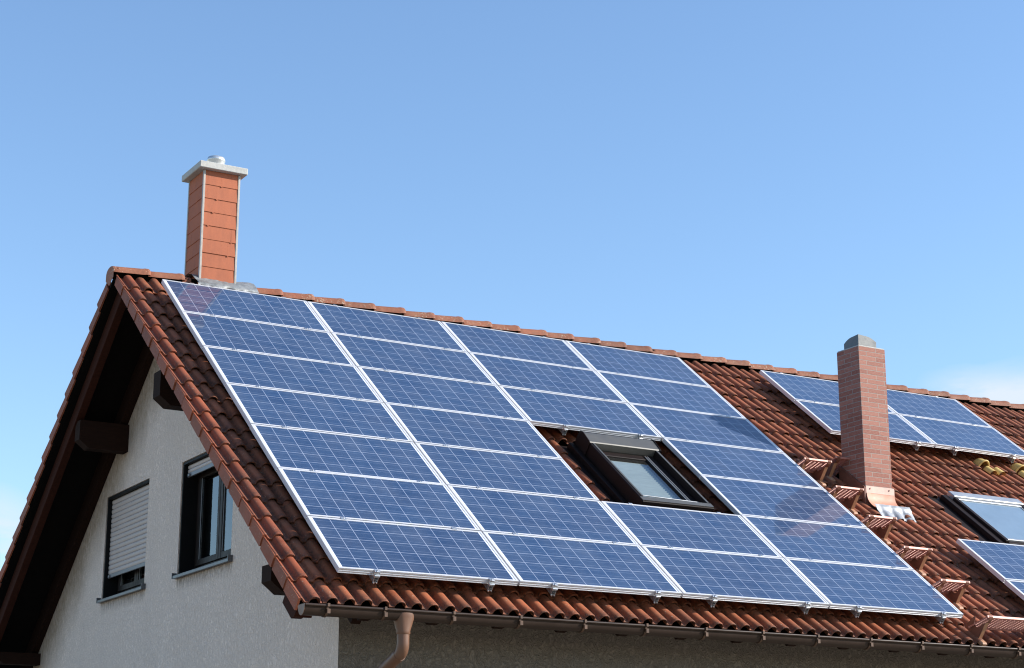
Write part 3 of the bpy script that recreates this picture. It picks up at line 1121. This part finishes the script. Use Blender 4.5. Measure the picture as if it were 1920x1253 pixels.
for xa, xb in ((FX0 - 0.012, FX0 - 0.0045), (FX1 + 0.0125, FX1 + 0.020)):   # side cheeks of the box
    mb = MB()
    mb.prism([(2.90, -0.22), (2.90, HT + 0.010), (2.925, HT + 0.020), (3.09, HT + 0.040), (3.135, HT + 0.026), (3.16, -0.02), (3.16, -0.22)], xa, xb, lambda a, b, d: rp(d, a, b))
    q = mb.build('box_cheek', M['dkbrown'], w1)
    q.matrix_parent_inverse = Matrix()
mb = MB()   # thin light cover strips on top of the rails
for xa, xb in ((FX0 + 0.030, FX0 + 0.050), (FX1 - 0.043, FX1 - 0.022)):
    rb(mb, xa, xb, FS0 + 0.09, 2.91, HT + 0.0005, HT + 0.006)
rb(mb, FX0 + 0.004, FX1 - 0.004, FS0 + 0.012, FS0 + 0.080, HT - 0.005, HT + 0.002)
q = mb.build('cover_strip', M['greybrown'], w1)
q.matrix_parent_inverse = Matrix()
# sash
mb = MB()
SX0, SX1, SS0, SS1 = FX0 + 0.056, FX1 - 0.050, FS0 + 0.090, 2.905
hs = -0.050
rb(mb, SX0, SX0 + 0.085, SS0, SS1, -0.2, hs, 0.005)
rb(mb, SX1 - 0.135, SX1, SS0, SS1, -0.2, hs, 0.005)
rb(mb, SX0 + 0.086, SX1 - 0.136, SS0, SS0 + 0.100, -0.2, hs - 0.004, 0.005)
rb(mb, SX0 + 0.086, SX1 - 0.136, SS1 - 0.09, SS1, -0.2, hs - 0.004, 0.005)
q = mb.build('sash', M['dkbrown'], w1)
q.matrix_parent_inverse = Matrix()
mb = MB()
gl = [rp(SX0 + 0.08, SS0 + 0.095, hs - 0.016), rp(SX1 - 0.13, SS0 + 0.095, hs - 0.016), rp(SX1 - 0.13, SS1 - 0.085, hs - 0.016), rp(SX0 + 0.08, SS1 - 0.085, hs - 0.016)]
mb.add(gl, [(0, 1, 2, 3)])
q = mb.build('pane', M['roofglass'], w1)
q.matrix_parent_inverse = Matrix()
mb = MB()
prev = None
for k in range(24):   # pale pleated blind behind the glass
    sA = SS0 + 0.09 + (SS1 - SS0 - 0.17) * k / 24
    sB = SS0 + 0.09 + (SS1 - SS0 - 0.17) * (k + 1) / 24
    hm = hs - 0.062
    xs0, xs1 = SX0 + 0.075, SX1 - 0.125
    mb.add([rp(xs0, sA, hm), rp(xs1, sA, hm), rp(xs1, (sA + sB) / 2, hm + 0.010), rp(xs0, (sA + sB) / 2, hm + 0.010), rp(xs1, sB, hm), rp(xs0, sB, hm)], [(0, 1, 2, 3), (3, 2, 4, 5)])
q = mb.build('blind', M['curtain'], w1)
q.matrix_parent_inverse = Matrix()
mb = MB()   # inner rod along the bottom
mb.tube([rp(SX0 + 0.02, SS0 + 0.115, hs + 0.022), rp(SX1 - 0.03, SS0 + 0.085, hs + 0.022)], 0.006, 8)
q = mb.build('rod', M['silver'], w1)
q.matrix_parent_inverse = Matrix()
for xo in (0.118, 0.090):  # light strips that paint reflected lines on the right side of the sash
    mb = MB()
    rb(mb, SX1 - xo - 0.006, SX1 - xo, SS0 + 0.06, SS1 - 0.03, hs + 0.0005, hs + 0.008)
    q = mb.build('reflection_strip', M['silver'], w1)
    q.matrix_parent_inverse = Matrix()
mb = MB()   # flashing round the frame, stepped
rb(mb, 3.655, FX0 - 0.014, 1.60, 3.22, -0.232, -0.190)
rb(mb, 3.765, FX0 - 0.014, 1.66, 3.18, -0.188, -0.120, 0.006)
rb(mb, FX1 + 0.022, 4.82, 1.60, 3.22, -0.232, -0.190)
rb(mb, FX0 - 0.013, FX1 + 0.021, 1.50, FS0 - 0.003, -0.232, -0.170)
rb(mb, FX0 - 0.013, FX1 + 0.021, 3.165, 3.26, -0.232, -0.188)
q = mb.build('flashing', M['dkbrown'], w1)
q.matrix_parent_inverse = Matrix()

# -- lower one on the right
mb = MB()
BX0, BX1, BS0, BS1, BH = 8.868, 9.985, 1.915, 3.030, -0.105
rb(mb, BX0, BX0 + 0.060, BS0, BS1 - 0.13, -0.26, BH, 0.006)
rb(mb, BX1 - 0.060, BX1, BS0, BS1 - 0.13, -0.26, BH, 0.006)
rb(mb, BX0 + 0.062, BX1 - 0.062, BS0, BS0 + 0.05, -0.26, BH - 0.03, 0.005)
w2 = mb.build('roof_window', M['dkbrown'], house, 'dark framed roof window beside the brick chimney reflecting the sky')
mb = MB()
rb(mb, BX0 + 0.012, BX1 + 0.01, BS1 - 0.125, BS1, -0.24, BH + 0.014, 0.008)
rb(mb, BX0 + 0.055, BX1 - 0.055, BS1 - 0.165, BS1 - 0.128, -0.24, BH - 0.004, 0.004)
q = mb.build('top_cover', M['silver'], w2)
q.matrix_parent_inverse = Matrix()
mb = MB()
rb(mb, BX0 + 0.063, BX1 - 0.063, BS0 + 0.051, BS0 + 0.085, -0.24, BH - 0.010, 0.004)
rb(mb, BX0 + 0.061, BX0 + 0.085, BS0 + 0.086, BS1 - 0.167, -0.24, BH - 0.010, 0.004)
rb(mb, BX1 - 0.085, BX1 - 0.061, BS0 + 0.086, BS1 - 0.167, -0.24, BH - 0.010, 0.004)
q = mb.build('sash', M['silver'], w2)
q.matrix_parent_inverse = Matrix()
mb = MB()
mb.add([rp(BX0 + 0.08, BS0 + 0.08, BH - 0.018), rp(BX1 - 0.08, BS0 + 0.08, BH - 0.018), rp(BX1 - 0.08, BS1 - 0.16, BH - 0.018), rp(BX0 + 0.08, BS1 - 0.16, BH - 0.018)], [(0, 1, 2, 3)])
q = mb.build('pane', M['roofglass_sky_tint'], w2)
q.matrix_parent_inverse = Matrix()
mb = MB()
rb(mb, 8.600, BX0 - 0.002, 1.66, 3.06, -0.236, -0.196)
rb(mb, BX0 - 0.095, BX0 - 0.003, 1.80, 3.00, -0.194, -0.135, 0.006)
rb(mb, BX1 + 0.002, 10.17, 1.66, 3.06, -0.236, -0.196)
rb(mb, BX0 - 0.001, BX1 + 0.001, 1.60, BS0 - 0.002, -0.236, -0.180)
rb(mb, BX0 - 0.001, BX1 + 0.001, BS1 + 0.002, 3.10, -0.236, -0.196)
q = mb.build('flashing', M['dkbrown'], w2)
q.matrix_parent_inverse = Matrix()

# ------------------------------------------------------------------ yellowed roof vents under the upper array
for vx, vs_ in ((10.30, 3.98), (10.94, 3.98)):
    mb = MB()
    # hood: half dome opening down the slope
    n, m = 10, 8
    V, F = [], []
    for j in range(m + 1):
        b = (math.pi / 2) * j / m
        for i in range(n + 1):
            a = math.pi * i / n
            V.append(rp(vx - math.cos(a) * 0.085 * math.cos(b * 0.9), vs_ + 0.05 + 0.17 * math.sin(b), TR + 0.03 + math.sin(a) * 0.125 * math.cos(b)))
    for j in range(m):
        for i in range(n):
            q0 = j * (n + 1) + i
            F.append((q0, q0 + 1, q0 + n + 2, q0 + n + 1))
    mb.add(V, F, True)
    # thick rim ring
    pts = [rp(vx - math.cos(math.pi * i / 12) * 0.085, vs_ + 0.045, TR + 0.03 + math.sin(math.pi * i / 12) * 0.125) for i in range(13)]
    mb.tube(pts, 0.013, 8)
    # yellowed roll next to it, part of the vent tile
    for dx in (0.02, 0.175):
        xx = RX0 + RXP * round((vx + dx - RX0) / RXP)
        pr = [(xx - RW * 1.15 * math.cos(math.pi * i / 8), 0.030 + RH * 1.15 * math.sin(math.pi * i / 8)) for i in range(9)]
        rows = [[rp(px_, vs_ - 0.115 + t, TR + h + 0.02 * (1 - t / 0.3)) for px_, h in pr] for t in (0, 0.01, 0.14)]
        V = [p for r in rows for p in r]
        F = [(k * 9 + i, k * 9 + i + 1, k * 9 + i + 10, k * 9 + i + 9) for k in range(2) for i in range(8)]
        mb.add(V, F, True)
    mb.build('roof_vent', M['vent'], house)

# ------------------------------------------------------------------ solar panels
PW, PH, PXP, PSP = 1.642, 0.818, 1.6583, 0.830
RIMX, RIMS, MX = 0.020, 0.013, 0.018
ORD = ['first', 'second', 'third', 'fourth', 'fifth', 'sixth', 'seventh']


def panel_proto():
    root = empty('solar_panel', (0, 0, 0))
    mb = MB()
    w, h, d, r, rs = PW, PH, 0.046, RIMX, RIMS
    # frame: four profiles with a stepped outer face (grooves)
    prof = [(0.0, 0.0), (0.0, -0.0125), (0.0035, -0.015), (0.0035, -0.021), (0.0, -0.0235), (0.0, -0.031), (0.0035, -0.0335), (0.0035, -0.0385), (0.0, -0.041), (0.0, -d), (0.028, -d), (0.028, -d + 0.002), (0.004, -d + 0.003), (0.004, -0.006), (r, -0.004), (r, 0.0)]
    plain = [(0.0, 0.0), (0.0, -d), (0.028, -d), (0.028, -d + 0.002), (0.004, -d + 0.003), (0.004, -0.006), (r, -0.004), (r, 0.0)]

    def side(pr, a, b, inward, ra, rb_):
        n = len(pr)
        va = [(a[0] + inward[0] * i + (b[0] - a[0]) * 0 + math.copysign(ra * i, b[0] - a[0]) * (abs(b[0] - a[0]) > 0.01),
               a[1] + inward[1] * i + math.copysign(ra * i, b[1] - a[1]) * (abs(b[1] - a[1]) > 0.01), z) for i, z in pr]
        vb = [(b[0] + inward[0] * i - math.copysign(ra * i, b[0] - a[0]) * (abs(b[0] - a[0]) > 0.01),
               b[1] + inward[1] * i - math.copysign(ra * i, b[1] - a[1]) * (abs(b[1] - a[1]) > 0.01), z) for i, z in pr]
        fs = [(i, (i + 1) % n, n + (i + 1) % n, n + i) for i in range(n)]
        mb.add(va + vb, fs)
    side(prof, (0, 0), (w, 0), (0, 1), 1, 1)
    side(prof, (w, h), (0, h), (0, -1), 1, 1)
    side(plain, (0, h), (0, 0), (1, 0), 1, 1)
    side(plain, (w, 0), (w, h), (-1, 0), 1, 1)
    mb.build('frame', M['alu'], root)
    mb = MB()
    z = -0.0035
    x0, x1, y0, y1 = r - 0.004, w - r + 0.004, rs - 0.004, h - rs + 0.004
    cu = (w - 2 * (r + MX)) / 10
    cv = (h - 2 * rs - 0.006) / 5
    f = lambda x, y: ((x - r - MX) / cu, (y - rs - 0.003) / cv)
    mb.add([(x0, y0, z), (x1, y0, z), (x1, y1, z), (x0, y1, z)], [(0, 1, 2, 3)], False, 0, [[f(x0, y0), f(x1, y0), f(x1, y1), f(x0, y1)]])
    zb = -0.012
    mb.add([(x0, y0, zb), (x1, y0, zb), (x1, y1, zb), (x0, y1, zb)], [(3, 2, 1, 0)], False, 0, [[(-1, -1)] * 4])
    mb.build('cell_sheet', M['cells'], root)
    return root


PROTO = panel_proto()
first = [True]


def place_panel(X, s, label, group):
    if first[0]:
        r = PROTO
        first[0] = False
    else:
        r = PROTO.copy()
        C.objects.link(r)
        for ch in PROTO.children:
            c = ch.copy()
            c.parent = r
            C.objects.link(c)
    j = lambda q: random.uniform(-q, q)
    r.location = rp(X + j(0.002), s + j(0.0015), j(0.001))
    r.rotation_euler = (TH + j(0.0012), j(0.0009), j(0.0006))
    tag(r, label, 'solar panel', group)


for row in range(7):
    for col in range(4):
        if col == 2 and row in (3, 4):
            continue
        lab = 'blue solar panel, %s row below ridge, %s column from gable, large array' % (ORD[row], ORD[col])
        place_panel(col * PXP + 0.009, (6 - row) * PSP + 0.006, lab, 'solar panels of the large array')
for row in range(2):
    for col in range(2):
        lab = 'blue solar panel, %s row of the small array behind brick chimney, %s' % (('upper', 'lower')[row], ('partly hidden by it', 'farther from it')[col])
        place_panel(7.880 + col * PXP, (6 - row) * PSP + 0.006, lab, 'solar panels of the small upper array')
for row in range(2):
    lab = ('blue solar panel just below the right roof window' if row == 0 else 'cut off blue solar panel below another, above the eaves step')
    place_panel(7.845, 0.796 - row * PSP + 0.004, lab, 'solar panels of the small lower array')


# ------------------------------------------------------------------ mounting rails with clamps
def rail(X, s0, s1, label, group, mids, end_lo=True, end_hi=True):
    r = empty('mounting_rail', rp(X, s0, -0.088), (TH, 0, 0))
    tag(r, label, 'mounting rail', group)
    h0 = 0.088
    L = s1 - s0
    e = -0.028 if end_lo else 0.01
    mb = MB()
    w = 0.021
    # open channel profile: outer tube walls with hollow ends
    for (x0, x1, z0, z1) in ((-w, w, -0.002, 0.001), (-w, -w + 0.004, 0.001, 0.038), (w - 0.004, w, 0.001, 0.038), (-w, -0.007, 0.038, 0.0405), (0.007, w, 0.038, 0.0405), (-w + 0.004, w - 0.004, 0.016, 0.018)):
        mb.box(x0, x1, e, L, z0, z1)
    mb.build('channel', M['alu_bright'], r)
    if end_lo:
        mb = MB()
        mb.box(-0.025, 0.025, -0.016, -0.004, 0.041, h0 + 0.001, b=0.002)
        mb.box(-0.025, 0.025, -0.004, 0.014, h0 + 0.001, h0 + 0.0045, b=0.001)
        mb.box(-0.025, 0.025, -0.034, -0.016, 0.041, 0.062, b=0.003)
        mb.box(-0.014, 0.014, -0.026, -0.010, h0 - 0.012, h0 + 0.006, b=0.002)
        mb.tube([(0, -0.0055, h0 + 0.003), (0, -0.0055, h0 + 0.012)], 0.0065, 8)
        mb.build('end_clamp', M['alu_bright'], r)
        for bx, rr in ((-0.012, 0.007), (0.014, 0.006)):
            mb = MB()
            mb.tube([(bx, -0.033, -0.008), (bx, -0.018, -0.008)], rr, 8)
            mb.build('screw', M['alu_bright'], r)
    if end_hi:
        mb = MB()
        mb.box(-0.022, 0.022, L - 0.016, L + 0.002, h0 + 0.001, h0 + 0.0045, b=0.001)
        mb.build('end_clamp', M['alu_bright'], r)
    for sm in mids:
        mb = MB()
        y = sm - s0
        mb.box(-0.026, 0.026, y - 0.017, y + 0.017, h0 + 0.0012, h0 + 0.0045, b=0.0012)
        mb.tube([(0, y, h0 + 0.004), (0, y, h0 + 0.011)], 0.0065, 8)
        mb.build('mid_clamp', M['alu_bright'], r)


RAILX = (0.338, 1.387)
n = 0
for col in range(4):
    for i, rx in enumerate(RAILX):
        X = col * PXP + rx
        n += 1
        where = '%s rail of the %s panel column from the gable, large array' % (ORD[i], ORD[col])
        if col == 2:
            rail(X, 0.0, 2 * PSP, 'short aluminium rail with end clamp, panels below the roof window, %s' % ('on the gable side' if i == 0 else 'on the chimney side'), 'rails of the large array', [PSP])
            X2 = 3.755 if i == 0 else 4.692
            rail(X2, 4 * PSP, 7 * PSP, 'aluminium rail with end clamp above the framed roof window, %s' % ('left of its shutter box' if i == 0 else 'over its shutter box'), 'rails of the large array', [5 * PSP, 6 * PSP])
        else:
            rail(X, 0.0, 7 * PSP, 'long aluminium ' + where, 'rails of the large array', [k * PSP for k in range(1, 7)])
for i, X in enumerate((8.21, 9.24, 9.86, 10.84)):
    rail(X, 5 * PSP, 7 * PSP, 'aluminium rail under the small upper array, %s' % ('hidden behind the brick chimney', 'first right of the brick chimney', 'left of both yellow vents', 'above the farther yellow vent')[i], 'rails of the small upper array', [6 * PSP])
for i, X in enumerate((8.18,)):
    rail(X, -0.82, 1.60, 'aluminium rail under the small lower array right of the red steps', 'rails of the small lower array', [0.795], end_lo=True)


# ------------------------------------------------------------------ roof steps
def roof_step(x0, x1, s0, label, ntooth=7):
    """grating tread on two brackets; local frame: x along ridge, y up-slope, z off the slope"""
    r = empty('roof_step', rp((x0 + x1) / 2, s0, TR + 0.02), (TH, 0, 0))
    tag(r, label, 'roof step', 'red steps on the tiles')
    w = (x1 - x0) / 2
    zt = 0.305                      # tread front edge above the tiles
    a = -TH - math.radians(16)       # tread leans level
    ca, sa = math.cos(a), math.sin(a)

    def tr(x, y, z):                # tread coordinates -> local
        return (x, y * ca - z * sa, zt + y * sa + z * ca)
    D = 0.265
    mb = MB()
    mb.box(-w, w, -0.010, 0.006, -0.020, 0.006, tr, b=0.003)
    mb.box(-w, w, D - 0.006, D + 0.004, -0.022, 0.0, tr)
    nb = ntooth
    for k in range(nb + 1):
        x = -w + 0.012 + (2 * w - 0.024) * k / nb
        mb.box(x - 0.002, x + 0.002, 0.006, D - 0.006, -0.015, 0.0, tr)
    m = 11
    for k in range(1, m):
        y = D * k / m
        mb.box(-w + 0.014, w - 0.014, y - 0.0015, y + 0.0015, -0.017, 0.002, tr)
    mb.build('tread', M['step'], r)
    for bx in (-w + 0.045, w - 0.035):
        mb = MB()
        # web plate with a round cut-out
        arc = []
        for k in range(9):
            t = math.pi * (1 - k / 8)
            arc.append((0.085 + 0.055 * math.cos(t), 0.205 - 0.075 * math.sin(t)))
        poly = [(0.002, 0.045), (0.004, 0.225)] + arc + [(0.160, 0.205), (0.205, 0.09), (0.215, 0.045)]
        mb.prism(poly, bx - 0.022, bx - 0.018, lambda p, q, d: (d, p, q))
        # strap hooked round the front bar
        pts = [(0.006, zt - 0.085), (-0.014, zt - 0.060), (-0.024, zt - 0.025), (-0.020, zt + 0.004), (0.000, zt + 0.011), (0.016, zt + 0.004)]
        n = len(pts)
        vs = [(bx + d, p, q) for d in (-0.021, 0.021) for p, q in pts] + [(bx + d, p + 0.004, q - 0.004) for d in (-0.021, 0.021) for p, q in pts]
        fs = []
        for i in range(n - 1):
            fs += [(i, i + 1, n + i + 1, n + i), (2 * n + i, 3 * n + i, 3 * n + i + 1, 2 * n + i + 1), (i, 2 * n + i, 2 * n + i + 1, i + 1), (n + i, n + i + 1, 3 * n + i + 1, 3 * n + i)]
        mb.add(vs, fs)
        br = mb.build('bracket', M['strut'], r)
        mb = MB()
        mb.box(bx - 0.021, bx + 0.021, -0.004, 0.001, 0.040, zt - 0.075, b=0.001)
        # foot plate that follows the tile roll
        mb.box(bx - 0.036, bx + 0.036, -0.085, 0.03, 0.012, 0.056, b=0.012)
        mb.build('leg', M['foot'], br)


SL = ['red coated grating step level with the left foot of the brick chimney',
      'red grating step just below the base of the brick chimney',
      'red grating step third down from the brick chimney',
      'red grating step fourth down from the brick chimney',
      'lowest of the small red grating steps beside the large array']
for i, s in enumerate((3.025, 2.390, 1.760, 1.125, 0.490)):
    roof_step(6.655, 7.045, s, SL[i])
roof_step(6.735, 7.55, -0.165, 'long red grating step just above the gutter', 15)
roof_step(7.20, 8.00, 3.17, 'long red grating step on the ridge side of the brick chimney', 15)

# ------------------------------------------------------------------ camera
cam = bpy.data.cameras.new('camera')
cam.sensor_fit = 'HORIZONTAL'
cam.sensor_width = 36
cam.lens = 3396.14 / 1920 * 36
cam.clip_start = 0.1
cam.clip_end = 5000
co = bpy.data.objects.new('camera', cam)
C.objects.link(co)
co.location = (-5.99348, -12.97231, -1.92482)
co.rotation_euler = (math.pi / 2 + 0.262868, 0.000223, -0.528394)
bpy.context.scene.camera = co

# ------------------------------------------------------------------ light
SUN = Vector((0.738, -0.465, 0.488)).normalized()
sl = bpy.data.lights.new('sun', 'SUN')
sl.energy = 5.0
sl.angle = math.radians(0.53)
sl.color = (1.0, 0.945, 0.87)
so = bpy.data.objects.new('sun', sl)
C.objects.link(so)
so.location = (20, -15, 20)
so.rotation_euler = SUN.to_track_quat('Z', 'Y').to_euler()

w = bpy.data.worlds.new('World')
bpy.context.scene.world = w
w.use_nodes = True
nt = w.node_tree
nt.nodes.clear()
g = G(nt)
out = g.n('ShaderNodeOutputWorld')
bg = g.n('ShaderNodeBackground')
sky = g.n('ShaderNodeTexSky', sky_type='NISHITA')
sky.sun_disc = False
sky.sun_elevation = math.asin(SUN.z)
sky.sun_rotation = math.atan2(SUN.x, SUN.y)
sky.altitude = 200
sky.air_density = 1.15
sky.dust_density = 0.25
sky.ozone_density = 4.2
tc = g.n('ShaderNodeTexCoord')
dirv = tc.outputs['Generated']


def lobe(d, width):
    """soft patch of sky round direction d"""
    nd = g.n('ShaderNodeVectorMath', operation='DOT_PRODUCT')
    nt.links.new(dirv, nd.inputs[0])
    nd.inputs[1].default_value = Vector(d).normalized()
    return g.ramp(nd.outputs['Value'], math.cos(width), 1.0)


mp = g.n('ShaderNodeMapping')
mp.inputs['Scale'].default_value = (1, 1, 3.2)
nt.links.new(dirv, mp.inputs[0])
cl = g.noise(mp.outputs[0], 9.0, 8, 0.6, 0.3)
cm = g.ramp(cl, 0.42, 0.60)
m1 = g.math('MULTIPLY', lobe((0.722, 0.655, 0.205), 0.085), 1.9)
m2 = g.math('MULTIPLY', lobe((0.232, 0.962, 0.118), 0.06), 1.0)
mk = g.math('ADD', m1, m2, clamp=True)
sxyz = g.n('ShaderNodeSeparateXYZ')
nt.links.new(dirv, sxyz.inputs[0])
mk = g.math('MULTIPLY', mk, g.ramp(g.math('ADD', sxyz.outputs[2], g.math('MULTIPLY', cl, 0.03)), 0.234, 0.256, 1, 0))
cf = g.math('MULTIPLY', cm, g.ramp(mk, 0.05, 0.75), clamp=True)
col = g.mix(g.math('MULTIPLY', cf, 0.9), sky.outputs[0], (3.6, 3.95, 4.35))
nt.links.new(col, bg.inputs[0])
bg.inputs[1].default_value = 0.15
nt.links.new(bg.outputs[0], out.inputs[0])

sc = bpy.context.scene
sc.view_settings.view_transform = 'Standard'
sc.view_settings.look = 'None'
sc.view_settings.exposure = 0.6
sc.view_settings.gamma = 1.0
sc.cycles.max_bounces = 8
sc.cycles.filter_width = 1.15
sc.cycles.transparent_max_bounces = 12
